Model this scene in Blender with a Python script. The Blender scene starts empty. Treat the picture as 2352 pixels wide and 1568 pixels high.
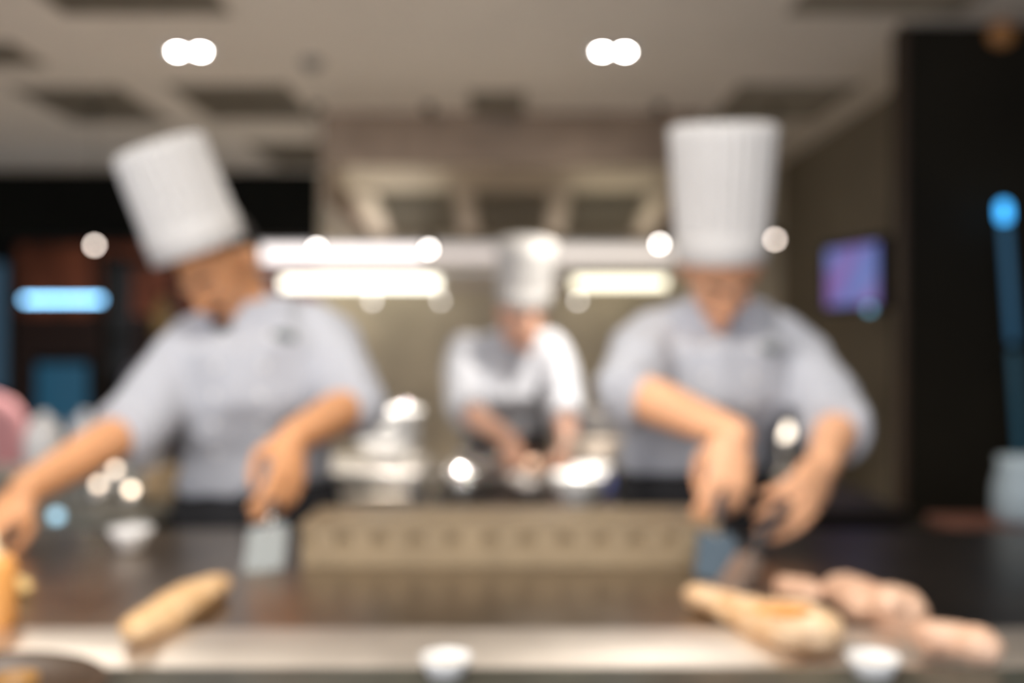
import bpy, bmesh, math, random
from mathutils import Vector, Matrix, noise

random.seed(7)
F_PX = 2287.0                 # focal length in pixels of the 2352 px wide frame
CX, CY, CAM_Z = 1176.0, 784.0, 1.25
C = bpy.context.scene.collection

# ------------------------------------------------------------------ camera, world, exposure
sc = bpy.context.scene
cam_d = bpy.data.cameras.new('camera')
cam_d.sensor_width = 36.0
cam_d.lens = 36.0 * F_PX / 2352.0
cam_d.clip_start = 0.02
cam_d.dof.use_dof = True
cam_d.dof.focus_distance = 0.40
cam_d.dof.aperture_fstop = 3.1
cam_d.dof.aperture_blades = 0
cam = bpy.data.objects.new('camera', cam_d)
cam.location = (0, 0, CAM_Z)
cam.rotation_euler = (math.pi / 2, 0, 0)
C.objects.link(cam)
sc.camera = cam

wd = bpy.data.worlds.new('world')
sc.world = wd
wd.use_nodes = True
wd.node_tree.nodes['Background'].inputs['Color'].default_value = (0.88, 0.91, 1.0, 1)
wd.node_tree.nodes['Background'].inputs['Strength'].default_value = 1.65
sc.view_settings.view_transform = 'Standard'
sc.view_settings.look = 'None'
sc.view_settings.gamma = 1.0
sc.view_settings.use_curve_mapping = False
sc.view_settings.exposure = 0.42
try:
    sc.cycles.use_denoising = True
    sc.cycles.use_adaptive_sampling = False
    sc.cycles.caustics_reflective = True
    sc.cycles.blur_glossy = 1.0
    sc.cycles.caustics_refractive = False
except Exception:
    pass

WARM = (1.0, 0.83, 0.66)
NEUT = (1.0, 0.93, 0.84)


def lamp(name, kind, loc, power, color, size=0.1, aim=None, parent=None, spot=None, sy=None):
    d = bpy.data.lights.new(name, kind)
    d.energy = power
    d.color = color
    if kind == 'AREA':
        d.size = size
        if sy:
            d.shape = 'RECTANGLE'
            d.size_y = sy
        else:
            d.shape = 'DISK'
    else:
        d.shadow_soft_size = size
    if kind == 'SPOT':
        d.spot_size = math.radians(spot or 90)
        d.spot_blend = 0.6
    o = bpy.data.objects.new(name, d)
    o.location = loc
    if aim is not None:
        v = Vector(aim)
        o.rotation_euler = v.to_track_quat('-Z', 'Y').to_euler()
    if parent is not None:
        o.parent = parent
    C.objects.link(o)
    return o


# ------------------------------------------------------------------ helpers
def P(x, y, D):
    """point of the room at depth D seen at pixel (x, y)"""
    return Vector(((x - CX) / F_PX * D, D, CAM_Z - (y - CY) / F_PX * D))


def V(*a):
    return Vector(a)


_m = {}


def mat(name, col, rough=0.5, metal=0.0, emit=None, es=0.0, var=0.0, scale=8.0, bump=0.0, sub=0.0, trans=0.0,
        stretch=(1, 1, 1), spec=0.5, col2=None, rvar=0.0):
    if name in _m:
        return _m[name]
    m = bpy.data.materials.new(name)
    m.use_nodes = True
    nt = m.node_tree
    b = nt.nodes['Principled BSDF']
    b.inputs['Base Color'].default_value = (*col, 1)
    b.inputs['Roughness'].default_value = rough
    b.inputs['Metallic'].default_value = metal
    b.inputs['Specular IOR Level'].default_value = spec
    if sub:
        b.inputs['Subsurface Weight'].default_value = sub
        b.inputs['Subsurface Radius'].default_value = (0.02, 0.008, 0.004)
    if trans:
        b.inputs['Transmission Weight'].default_value = trans
    if emit:
        b.inputs['Emission Color'].default_value = (*emit, 1)
        b.inputs['Emission Strength'].default_value = es
    if var or bump or col2 or rvar:
        tc = nt.nodes.new('ShaderNodeTexCoord')
        mp = nt.nodes.new('ShaderNodeMapping')
        mp.inputs['Scale'].default_value = stretch
        n = nt.nodes.new('ShaderNodeTexNoise')
        n.inputs['Scale'].default_value = scale
        n.inputs['Detail'].default_value = 4
        nt.links.new(tc.outputs['Object'], mp.inputs['Vector'])
        nt.links.new(mp.outputs['Vector'], n.inputs['Vector'])
        if var or col2:
            r = nt.nodes.new('ShaderNodeValToRGB')
            r.color_ramp.elements[0].position = 0.35
            r.color_ramp.elements[1].position = 0.65
            lo = [c * (1 - var) for c in col]
            hi = col2 if col2 else [min(1, c * (1 + var)) for c in col]
            r.color_ramp.elements[0].color = (*lo, 1)
            r.color_ramp.elements[1].color = (*hi, 1)
            nt.links.new(n.outputs['Fac'], r.inputs['Fac'])
            nt.links.new(r.outputs['Color'], b.inputs['Base Color'])
        if rvar:
            mr = nt.nodes.new('ShaderNodeMapRange')
            mr.inputs['To Min'].default_value = max(0, rough - rvar)
            mr.inputs['To Max'].default_value = rough + rvar
            nt.links.new(n.outputs['Fac'], mr.inputs['Value'])
            nt.links.new(mr.outputs['Result'], b.inputs['Roughness'])
        if bump:
            bp = nt.nodes.new('ShaderNodeBump')
            bp.inputs['Strength'].default_value = bump
            bp.inputs['Distance'].default_value = 0.01
            nt.links.new(n.outputs['Fac'], bp.inputs['Height'])
            nt.links.new(bp.outputs['Normal'], b.inputs['Normal'])
    _m[name] = m
    return m


def glow(name, col, s):
    return mat(name, (0.02, 0.02, 0.02), 0.4, emit=col, es=s)


STEEL = mat('brushed_steel', (0.62, 0.59, 0.55), 0.32, 1.0, var=0.08, scale=30, stretch=(1, 14, 14), rvar=0.06)
HOODM = mat('hood_steel', (0.30, 0.225, 0.165), 0.42, 1.0, var=0.12, scale=6, rvar=0.08)
CHROME = mat('polished_steel', (0.8, 0.79, 0.77), 0.12, 1.0)
GRID = mat('griddle_plate', (0.30, 0.245, 0.185), 0.30, 1.0, var=0.18, scale=5, rvar=0.05)
GRIDK = mat('dark_griddle_plate', (0.085, 0.07, 0.058), 0.34, 0.9, var=0.2, scale=5, rvar=0.05)  # darker metal for the right part of the griddle
WHITE = mat('white_cotton', (0.51, 0.525, 0.57), 0.85, var=0.03, scale=20, bump=0.15)
HATW = mat('white_paper', (0.58, 0.565, 0.55), 0.8, var=0.02, scale=10)
BLACK = mat('black_cotton', (0.012, 0.012, 0.014), 0.85, var=0.2, scale=20)
PORC = mat('white_porcelain', (0.82, 0.81, 0.79), 0.18, var=0.02, scale=4)
CEIL = mat('ceiling_paint', (0.86, 0.785, 0.69), 0.75, var=0.03, scale=1.5)
GRILL = mat('grille_paint', (0.28, 0.245, 0.19), 0.6, var=0.1, scale=9)
DARK = mat('black_paint', (0.006, 0.006, 0.004), 0.7, var=0.2, scale=3, spec=0.12)
PILLAR = mat('dark_panel', (0.016, 0.013, 0.008), 0.7, var=0.2, scale=2, spec=0.15)
OLIVE = mat('olive_wall_paint', (0.20, 0.165, 0.115), 0.75, var=0.08, scale=2)
REDW = mat('red_brown_wood', (0.38, 0.11, 0.05), 0.5, var=0.4, scale=2, stretch=(3, 1, .4))
FLOORM = mat('floor_tile', (0.42, 0.38, 0.33), 0.4, var=0.15, scale=3)
STONE = mat('counter_stone', (0.05, 0.05, 0.038), 0.3, var=0.25, scale=14, spec=.25)
FILT = mat('filter_mesh', (0.22, 0.185, 0.13), 0.5, 0.6, var=0.2, scale=40)
SKIN_TAN = mat('tan_skin', (0.76, 0.37, 0.175), 0.5, var=0.06, scale=14, sub=0.08)
SKIN_FAIR = mat('fair_skin', (0.90, 0.48, 0.27), 0.5, var=0.06, scale=14, sub=0.08)
SKIN_MID = mat('ruddy_skin', (0.80, 0.46, 0.32), 0.5, var=0.06, scale=14, sub=0.08)
HAIR = mat('black_hair', (0.015, 0.012, 0.01), 0.6, var=0.3, scale=60)
EYEW = mat('eye_white', (0.7, 0.68, 0.65), 0.2)
LIP = mat('lip', (0.42, 0.16, 0.12), 0.5)


class MB:
    def __init__(s):
        s.v, s.f = [], []

    def add(s, vs, fs):
        k = len(s.v)
        s.v += [Vector(v) for v in vs]
        s.f += [tuple(i + k for i in f) for f in fs]
        return s

    def box(s, lo, hi, M=None):
        x0, y0, z0 = lo
        x1, y1, z1 = hi
        vs = [V(x, y, z) for z in (z0, z1) for y in (y0, y1) for x in (x0, x1)]
        if M:
            vs = [M @ v for v in vs]
        return s.add(vs, [(0, 2, 3, 1), (4, 5, 7, 6), (0, 1, 5, 4), (2, 6, 7, 3), (0, 4, 6, 2), (1, 3, 7, 5)])

    def loft(s, secs, n=24, cap=True):
        """secs: (centre, half-vector a, half-vector b)"""
        vs, fs = [], []
        for c, a, b in secs:
            for i in range(n):
                t = 2 * math.pi * i / n
                vs.append(c + a * math.cos(t) + b * math.sin(t))
        for j in range(len(secs) - 1):
            for i in range(n):
                k = (i + 1) % n
                fs.append((j * n + i, j * n + k, (j + 1) * n + k, (j + 1) * n + i))
        if cap:
            fs.append(tuple(range(n - 1, -1, -1)))
            fs.append(tuple((len(secs) - 1) * n + i for i in range(n)))
        return s.add(vs, fs)

    def tube(s, pts, rad, n=14):
        """tapered tube with round ends through pts"""
        pts = [Vector(p) for p in pts]
        if not isinstance(rad, (list, tuple)):
            rad = [rad] * len(pts)
        secs = []
        up = None
        for i, p in enumerate(pts):
            d = (pts[min(i + 1, len(pts) - 1)] - pts[max(i - 1, 0)]).normalized()
            if up is None:
                a = d.orthogonal().normalized()
            else:
                a = (up - d * up.dot(d)).normalized()
            up = a
            b = d.cross(a)
            r = rad[i]
            if i == 0:
                for q in (0.95, 0.75, 0.45):
                    w = math.sqrt(1 - q * q)
                    secs.append((p - d * r * q, a * r * w, b * r * w))
            secs.append((p, a * r, b * r))
            if i == len(pts) - 1:
                for q in (0.45, 0.75, 0.95):
                    w = math.sqrt(1 - q * q)
                    secs.append((p + d * r * q, a * r * w, b * r * w))
        return s.loft(secs, n)

    def ball(s, c, r, M=None, n=16):
        if not hasattr(r, '__len__'):
            r = (r, r, r)
        secs = []
        M = M or Matrix.Identity(3)
        c = Vector(c)
        for j in range(1, n):
            t = math.pi * j / n
            z = -math.cos(t)
            w = math.sin(t)
            secs.append((c + M @ V(0, 0, z * r[2]), M @ V(w * r[0], 0, 0), M @ V(0, w * r[1], 0)))
        return s.loft(secs, n + 4)

    def lathe(s, prof, c=(0, 0, 0), M=None, n=32, wave=None, cap=False):
        """prof: (radius, height) pairs"""
        M = M or Matrix.Identity(3)
        c = Vector(c)
        vs, fs = [], []
        for j, (r, h) in enumerate(prof):
            for i in range(n):
                t = 2 * math.pi * i / n
                rr = r + (wave(t, j) if wave else 0)
                vs.append(c + M @ V(rr * math.cos(t), rr * math.sin(t), h))
        for j in range(len(prof) - 1):
            for i in range(n):
                k = (i + 1) % n
                fs.append((j * n + i, j * n + k, (j + 1) * n + k, (j + 1) * n + i))
        if cap:
            fs.append(tuple(range(n - 1, -1, -1)))
            fs.append(tuple((len(prof) - 1) * n + i for i in range(n)))
        return s.add(vs, fs)

    def build(s, name, m, parent=None, origin=(0, 0, 0), smooth=True, bevel=0.0, warp=None):
        o0 = Vector(origin)
        me = bpy.data.meshes.new(name)
        me.from_pydata([tuple(v - o0) for v in s.v], [], s.f)
        return finish(me, name, m, parent, o0, smooth, bevel)


def finish(me, name, m, parent, o0, smooth, bevel=0.0):
    bm = bmesh.new()
    bm.from_mesh(me)
    bmesh.ops.recalc_face_normals(bm, faces=bm.faces)
    bm.to_mesh(me)
    bm.free()
    for p in me.polygons:
        p.use_smooth = smooth
    me.materials.append(m)
    o = bpy.data.objects.new(name, me)
    if parent is not None:
        o.parent = parent
    else:
        o.location = o0
    C.objects.link(o)
    if bevel:
        b = o.modifiers.new('bevel', 'BEVEL')
        b.width = bevel
        b.segments = 3
        b.limit_method = 'ANGLE'
        for p in me.polygons:
            p.use_smooth = True
        try:
            me.set_sharp_from_angle(angle=math.radians(35))
        except Exception:
            pass
    return o


def remeshed(mb, name, m, parent=None, origin=(0, 0, 0), voxel=0.006, smooth=4, warp=None):
    """one continuous surface grown around all shapes in mb"""
    me = bpy.data.meshes.new('tmp')
    me.from_pydata([tuple(v) for v in mb.v], [], mb.f)
    bm = bmesh.new()
    bm.from_mesh(me)
    bmesh.ops.recalc_face_normals(bm, faces=bm.faces)
    bm.to_mesh(me)
    bm.free()
    t = bpy.data.objects.new('tmp', me)
    C.objects.link(t)
    r = t.modifiers.new('r', 'REMESH')
    r.mode = 'VOXEL'
    r.voxel_size = voxel
    if smooth:
        q = t.modifiers.new('s', 'SMOOTH')
        q.factor = 0.5
        q.iterations = smooth
    dg = bpy.context.evaluated_depsgraph_get()
    dg.update()
    me2 = bpy.data.meshes.new_from_object(t.evaluated_get(dg))
    bpy.data.objects.remove(t)
    bpy.data.meshes.remove(me)
    me2.name = name
    o0 = Vector(origin)
    if warp:
        nrm = [Vector(v.normal) for v in me2.vertices]
        for v, nn in zip(me2.vertices, nrm):
            v.co = v.co + nn * warp(v.co)
    for v in me2.vertices:
        v.co = v.co - o0
    me2.materials.clear()
    return finish(me2, name, m, parent, o0, True)


def empty(name, loc, label=None, cat=None, group=None, rz=0.0):
    o = bpy.data.objects.new(name, None)
    o.empty_display_size = 0.05
    o.location = loc
    o.rotation_euler = (0, 0, rz)
    C.objects.link(o)
    tag(o, label, cat, group)
    return o


def tag(o, label=None, cat=None, group=None, kind=None):
    if label:
        o['label'] = label
    if cat:
        o['category'] = cat
    if group:
        o['group'] = group
    if kind:
        o['kind'] = kind
    return o


def struct(name, mb, m, **k):
    return tag(mb.build(name, m, smooth=False, **k), kind='structure')


def copy_tree(o, parent=None, loc=None, label=None):
    c = o.copy()
    C.objects.link(c)
    if parent is not None:
        c.parent = parent
    if loc is not None:
        c.location = loc
    if label:
        c['label'] = label
    for ch in list(o.children):
        copy_tree(ch, c)
    return c


def frame3(z, x=(1, 0, 0)):
    """rotation whose local z is the given direction"""
    z = Vector(z).normalized()
    x = Vector(x)
    x = (x - z * x.dot(z)).normalized()
    y = z.cross(x)
    return Matrix((x, y, z)).transposed()


# ------------------------------------------------------------------ the setting
CZ = 2.40
struct('floor', MB().box((-5, -1.5, -0.05), (4.5, 11, 0)), FLOORM)
struct('ceiling', MB().box((-5, -0.6, CZ), (2.6, 6.75, CZ + 0.1)), CEIL)
struct('ceiling_rear', MB().box((-5, 6.86, 2.5), (-1.2, 11, 2.6)), DARK)
struct('wall_left', MB().box((-5.1, -1.5, 0), (-5, 11, 2.6)), DARK)
struct('wall_rear', MB().box((-5, 11, 0), (-1.2, 11.1, 2.6)), mat('dark_brown_paint', (0.045, 0.022, 0.014), .7, var=.3, scale=1.5))
struct('wall_back', MB().box((-1.25, 6.46, 0), (1.85, 6.56, 2.45)), mat('tan_tile', (.62, .53, .38), .5, var=.3, scale=1.6))
struct('wall_right', MB().box((1.75, 3.72, 0), (1.85, 6.46, CZ)), OLIVE)
struct('wall_pillar', MB().box((1.42, 3.62, 0), (3.4, 3.72, CZ)), PILLAR)
struct('wall_light_blocker', MB().box((1.93, -3.0, 0), (2.03, 3.62, CZ)), PILLAR)  # unseen wall added to keep world light off the right ceiling
struct('trim_1', MB().box((-5, 6.75, 1.95), (-1.22, 6.86, 2.5)), DARK)      # black bulkhead over the left opening
struct('trim_2', MB().box((1.405, 3.60, 0), (1.425, 3.64, CZ)), mat('brown_edge', (0.06, 0.035, 0.02), .5))

# dark square grilles set into the ceiling
PX0, PW, PG = -1.53, 0.52, 0.24


def grille(x0, y0, x1, y1, label):
    r = empty('ceiling_grille', ((x0 + x1) / 2, (y0 + y1) / 2, CZ), label, 'vent', 'dark grilles in the ceiling')
    w, d = (x1 - x0) / 2, (y1 - y0) / 2
    fr = MB()
    for lo, hi in (((-w, -d, -.012), (w, -d + .02, 0)), ((-w, d - .02, -.012), (w, d, 0)),
                   ((-w, -d, -.012), (-w + .02, d, 0)), ((w - .02, -d, -.012), (w, d, 0))):
        fr.box(lo, hi)
    fr.build('frame', GRILL, r, smooth=False)
    sl = MB()
    k = int(2 * w / .035)
    for i in range(k):
        x = -w + .03 + i * (2 * w - .06) / max(1, k - 1)
        M = Matrix.Translation((x, 0, -.006)) @ Matrix.Rotation(.5, 4, 'Y')
        sl.box((-.012, -d + .02, -.0015), (.012, d - .02, .0015), M)
    sl.build('slat', GRILL, r, smooth=False)
    MB().box((-w + .01, -d + .01, -.002), (w - .01, d - .01, -.0005)).build('backing', GRILL, r, smooth=False)
    return r


grille(-1.54, 4.45, -1.01, 5.12, 'dark rectangular ceiling grille right above the left white chef hat')
grille(-2.27, 4.50, -1.78, 5.18, 'dark rectangular ceiling grille left of the one above the left chef hat')
grille(-1.56, 2.75, -.98, 3.47, 'dark ceiling grille cut by the top edge above the left twin downlight')
grille(-2.62, 3.83, -1.93, 4.12, 'dark ceiling grille cut by the left edge of the picture')
grille(-1.53, 5.75, -.98, 6.55, 'dim ceiling grille between the left chef hat and the brown hood')
grille(1.02, 4.45, 1.56, 5.12, 'dark ceiling grille right above the right white chef hat')
grille(.96, 2.75, 1.56, 3.47, 'dark ceiling grille cut by the top edge near the right corner')
grille(-.20, 4.58, .06, 4.97, 'small square ceiling grille touching the top of the hood')
t = empty('smoke_detector', (-.82, 4.08, CZ), 'small grey smoke detector on the ceiling between the two twin downlights', 'smoke detector')
MB().lathe([(0.0, -.035), (.03, -.034), (.045, -.02), (.05, 0)], n=24).build('body', mat('grey_plastic', (.3, .28, .25), .5), t)
MB().lathe([(0.0, -.045), (.012, -.044), (.014, -.033)], n=16).build('sensor', GRILL, t)


# twin downlights
LAMPW = glow('downlight_glow', (1.0, .98, .95), 90.0)
RIMW = mat('white_trim', (.7, .68, .65), .5)


def downlight(x, y, label, power, vis=True):
    r = empty('twin_downlight', (x, y, CZ), label, 'downlight', 'twin downlights in the ceiling')
    MB().box((-.105, -.055, -.006), (.105, .055, 0)).build('trim_plate', RIMW, r, smooth=False, bevel=.002)
    for s in (-1, 1):
        h = MB().lathe([(.020, -.004), (.036, -.005), (.040, -.012), (.044, -.006)], (s * .045, 0, 0)).build('lamp_rim', RIMW, r)
        MB().lathe([(.0001, -.0125), (.012, -.0120), (.018, -.006)], (s * .045, 0, 0)).build('lens', LAMPW, r)
    lamp('spot_lamp', 'SPOT', (0, 0, -.03), power, NEUT, .04, (0, 0, -1), r, spot=158 if y < 3 else 94)
    return r


for x, y, p, lb in ((-1.275, 3.93, 230, 'bright twin downlight above the left chef'),
                    (.40, 3.93, 80, 'bright twin downlight above and left of the right chef'),
                    (-1.275, 2.25, 14, 'twin downlight over the left chef, ahead of the frame top'),
                    (.40, 2.25, 10, 'twin downlight over the middle of the griddle, above the frame top'),
                    (-1.05, .65, 5, 'twin downlight over the left end of the guest counter'),
                    (-.40, .65, 42, 'twin downlight over the left middle of the guest counter'),
                    (.25, .65, 29, 'twin downlight over the right middle of the guest counter'),
                    (1.2, .65, 5, 'twin downlight over the right guest side of the counter')):
    downlight(x, y, lb, p)

# ------------------------------------------------------------------ the exhaust hood
hood = empty('exhaust_hood', (0, 5.0, 2.13), 'brown steel exhaust hood with pale frame bars over the rear cooking line', 'exhaust hood')
HX = .955
hb = MB()
hb.box((-HX, 5.0, 2.13), (HX, 5.03, CZ - .001))
hb.box((-HX, 5.03, 1.93), (-HX + .025, 6.44, CZ - .001))
hb.box((HX - .025, 5.03, 1.93), (HX, 6.44, CZ - .001))
hb.v = [v - V(0, 5, 2.13) for v in hb.v]
hb.build('canopy', HOODM, hood, smooth=False)
HBAR = mat('pale_hood_bar', (.62, .53, .42), .4, .75, var=.1, scale=4)


def under(x0, x1, s0, s1, th, off):
    """slab on the sloping underside; s 0 (front) .. 1 (rear)"""
    A, B = V(0, 5.03, 2.13), V(0, 6.25, 1.905)
    d = B - A
    n = V(0, -d.z, d.y).normalized() * -1
    b = MB()
    vs = []
    for k in (0, 1):
        for s in (s0, s1):
            for x in (x0, x1):
                p = A + d * s + n * (off + th * k) - V(0, 5, 2.13)
                vs.append(V(x, p.y, p.z))
    b.add(vs, [(0, 2, 3, 1), (4, 5, 7, 6), (0, 1, 5, 4), (2, 6, 7, 3), (0, 4, 6, 2), (1, 3, 7, 5)])
    return b


under(-HX + .025, HX - .025, 0, 1, .01, -.03).build('underside', HOODM, hood, smooth=False)
under(-HX, HX, 0.0, .30, .012, -.012).build('front_bar', HBAR, hood, smooth=False)
BX = (-.80, -.262, .262, .80)
for x in BX:
    under(x - .055, x + .055, .30, 1, .03, -.012).build('frame_bar', HBAR, hood, smooth=False)
for i in range(3):
    b = under(BX[i] + .055, BX[i + 1] - .055, .33, .98, .008, -.018)
    f = b.build('filter', FILT, hood, smooth=False)
    sl = MB()
    for k in range(12):
        q = .36 + k * .05
        c = under(BX[i] + .075, BX[i + 1] - .075, q, q + .02, .006, -.009)
        sl.add(c.v, c.f)
    sl.build('baffle', FILT, f, smooth=False)

# the lit shelf on the rear wall
shelf = empty('lit_wall_shelf', (0, 6.3, 1.72), 'long steel shelf with bright tube lamps on the rear wall under the hood', 'shelf')
O = V(0, 6.3, 1.72)


def lb(name, lo, hi, m, parent, org, **k):
    return MB().box(Vector(lo) - org, Vector(hi) - org).build(name, m, parent, smooth=False, **k)


lb('shelf_board', (-1.58, 6.2, 1.692), (1.05, 6.45, 1.712), STEEL, shelf, O)
lb('upper_rail', (-1.58, 6.19, 1.83), (1.05, 6.22, 1.86), STEEL, shelf, O)
TUP = glow('upper_tube_glow', (1.0, .90, .87), 1.6)
TUP2 = glow('upper_tube_dim_glow', (1.0, .86, .78), .62)
TLO = glow('lower_tube_glow', (1.0, .95, .80), 3.6)
TLO2 = glow('lower_tube_warm_glow', (1.0, .92, .70), 2.5)
lb('upper_lamp_panel', (-1.55, 6.165, 1.745), (-.55, 6.185, 1.835), TUP, shelf, O)
lb('upper_lamp_panel', (-.53, 6.165, 1.745), (.12, 6.185, 1.825), TUP2, shelf, O)
lb('upper_lamp_panel', (.14, 6.165, 1.745), (1.00, 6.185, 1.835), mat('ut3', (.02, .02, .02), .4, emit=(1.0, .88, .78), es=.8), shelf, O)
lb('lower_lamp_tube', (-1.42, 6.14, 1.58), (-.46, 6.18, 1.64), TLO, shelf, O)
lb('lower_lamp_tube', (.38, 6.14, 1.585), (.95, 6.18, 1.64), TLO2, shelf, O)
lb('lamp_housing', (-.44, 6.15, 1.57), (.36, 6.185, 1.645), mat('lamp_housing_steel', (.55, .47, .38), .5, .3), shelf, O)
# small round lamps under the shelf
PUCK = [glow('puck_glow_%d' % i, (1.0, .93, .86), s) for i, s in enumerate((6.0, 4.0, 5.0))]
pl = None
for i, (px, lab) in enumerate(((855, 'dim round lamp under the lit shelf, leftmost of three'),
                               (1012, 'dim round lamp under the lit shelf, left of the rear cook'),
                               (1327, 'dim round lamp under the lit shelf, right of the rear cook'))):
    c = P(px, 690, 6.2)
    r = empty('under_shelf_lamp', (c.x, 6.2, 1.585), lab, 'lamp', 'small round lamps under the lit shelf')
    MB().tube([(0, 0, .105), (0, 0, .0)], .006).build('stem', STEEL, r)
    MB().ball((0, 0, -.08), (.014, .014, .014)).build('bulb', PUCK[i], r)
    MB().lathe([(.012, .0), (.034, -.035), (.036, -.055)], (0, 0, 0)).build('shade', STEEL, r)

# pendants before the hood
PW = {217: 24, 727: 20, 985: 15, 1515: 5, 1780: 1.0}
PEND = glow('pendant_glow', (1.0, .93, .87), 20)
PEND2 = glow('pendant_glow_warm', (1.0, .85, .74), 12)
pd = None
for px, py, lab, em in ((217, 563, 'small glowing pendant lamp left of the left chef, before the black bulkhead', PEND2),
                        (727, 570, 'small glowing pendant lamp right of the left chef face', PEND),
                        (985, 572, 'small glowing pendant lamp left of the rear cook hat', PEND),
                        (1515, 560, 'small glowing pendant lamp touching the left side of the right chef hat', PEND),
                        (1780, 550, 'small glowing pendant lamp touching the right side of the right chef hat', PEND2)):
    c = P(px, py, 4.85)
    r = empty('pendant_lamp', (c.x, 4.85, CZ), lab, 'pendant lamp', 'small pendant lamps in a row before the hood')
    h = CZ - c.z
    MB().tube([(0, 0, -.002), (0, 0, -h + .05)], .0018, 8).build('cord', DARK, r)
    MB().lathe([(.008, -h + .065), (.018, -h + .05), (.024, -h + .012), (.022, -h + .012), (.016, -h + .045)], n=20).build('shade', DARK, r)
    MB().ball((0, 0, -h), .012).build('bulb', em, r)
    lamp('bulb_light', 'POINT', (0, 0, -h), PW[px], WARM, .012, None, r)
    MB().lathe([(.0001, -.03), (.02, -.028), (.03, 0)], n=20).build('ceiling_cup', DARK, r)

# ------------------------------------------------------------------ griddle and guest counter
GZ = .90
gr = empty('teppan_griddle', (0, 1.07, 0), 'long flat steel teppan griddle with a bright rounded front lip', 'griddle')
G0 = V(0, 1.07, 0)


def prof_bar(prof, x0, x1):
    """prism of a y-z profile"""
    n = len(prof)
    vs = [V(x, y, z) for x in (x0, x1) for y, z in prof]
    fs = [(i, (i + 1) % n, n + (i + 1) % n, n + i) for i in range(n)] + [tuple(range(n)), tuple(range(2 * n - 1, n - 1, -1))]
    return MB().add(vs, fs)


GXL, GXS, GXR = -1.25, .40, 1.30
lb('plate', (GXL, 1.20, GZ - .03), (GXS, 1.86, GZ), GRID, gr, G0)
lb('plate', (GXS, 1.20, GZ - .03), (GXR, 1.86, GZ), GRIDK, gr, G0)
# rounded lip
pr = []
for i in range(15):
    a = math.radians(90 - 0) - math.radians(90) * i / 14
    pr.append((1.205 - .125 * math.cos(a), GZ - .045 + .048 * math.sin(a)))
pr = pr[::1] + [(1.08, GZ - .12), (1.205, GZ - .12)]
lip = prof_bar(pr, GXL, GXR)
lip.v = [v - G0 for v in lip.v]
LIPM = mat('lip_steel', (.74, .68, .61), .44, 1.0, var=.05, scale=10, rvar=.05)
lip.build('front_lip', LIPM, gr, smooth=False)
lb('body', (GXL, 1.09, .12), (GXR, 1.86, GZ - .125), STEEL, gr, G0)
for x in (GXL + .04, -.02, GXR - .08):
    for y in (1.15, 1.78):
        lb('leg', (x, y, 0), (x + .04, y + .04, .12), STEEL, gr, G0)

ct = empty('guest_counter', (0, .8, 0), 'olive grey stone guest counter along the bottom edge, in front of the griddle lip', 'counter')
O = V(0, .8, 0)
lb('countertop', (-1.6, .52, GZ - .045), (1.7, 1.06, GZ + .004), STONE, ct, O, bevel=.004)
lb('front_panel', (-1.55, .72, 0), (1.65, 1.04, GZ - .046), PILLAR, ct, O)

# exhaust trough with slots at the back of the griddle
vt = empty('exhaust_trough', (0, 1.62, GZ), 'low steel exhaust trough with a row of dark slots at the rear of the griddle', 'exhaust trough')
O = V(0, 1.62, GZ)
VX0, VX1 = -.325, .315
TRO = mat('trough_steel', (.38, .29, .18), .42, .5, var=.08, scale=20, rvar=.08)
slots = [P(px, 1235, 1.54).x for px in (705, 788, 871, 954, 1041, 1125, 1210, 1297, 1380, 1460, 1540)]
vb = MB()
vb.box((VX0, 1.555, GZ + .001), (VX1, 1.70, GZ + .064))
vb.box((VX0, 1.54, GZ + .001), (VX1, 1.555, GZ + .034))
vb.box((VX0, 1.54, GZ + .053), (VX1, 1.555, GZ + .064))
xs = [VX0] + [q for s_ in slots for q in (s_ - .011, s_ + .011)] + [VX1]
for i in range(0, len(xs), 2):
    if xs[i + 1] > xs[i]:
        vb.box((max(VX0, xs[i]), 1.54, GZ + .034), (min(VX1, xs[i + 1]), 1.555, GZ + .053))
vb.v = [v - O for v in vb.v]
vb.build('housing', TRO, vt, smooth=False)
for s_ in slots:
    lb('slot', (s_ - .0108, 1.5495, GZ + .0343), (s_ + .0108, 1.5548, GZ + .0527), mat('slot_dark', (.34, .25, .14), .6), vt, O)
lb('cap', (VX0 - .004, 1.536, GZ + .064), (VX1 + .004, 1.704, GZ + .068), TRO, vt, O, bevel=.001)


# sauce dishes on the counter
def dish(px, lab):
    c = P(px, 1563, 1.03)
    r = empty('sauce_dish', (c.x, 1.028, GZ + .004), lab, 'dish', 'white sauce dishes on the guest counter')
    MB().lathe([(.0001, .002), (.015, 0), (.018, 0), (.021, .006), (.0245, .014), (.0265, .022), (.025, .022), (.022, .014),
                (.016, .008), (.0001, .006)], n=36).build('bowl', PORC, r)
    MB().lathe([(.0001, .0135), (.0215, .0135)], n=24).build('sauce', mat('pale_sauce', (.6, .52, .42), .3), r)
    return r


dish(1025, 'small white sauce dish on the counter at the bottom middle')
dish(2005, 'small white sauce dish on the counter at the bottom right')
t = empty('wooden_tray', (-.52, .95, GZ + .004), 'dark brown wooden tray corner at the bottom left', 'tray')
WOOD = mat('dark_tray_wood', (.055, .028, .012), .35, var=.4, scale=6, stretch=(1, 6, 1))
tw = MB().lathe([(.0001, 0), (.11, 0), (.125, .012), (.120, .014), (.105, .005), (.0001, .005)], (0, 0, 0), n=40)
tw.build('tray_plate', WOOD, t)
MB().lathe([(.012, 0), (.02, .001), (.022, .02), (.02, .021), (.016, .004)], (.045, .0, .006), n=24).build('cup_ring', mat('amber', (.35, .18, .05), .4), t)


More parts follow.
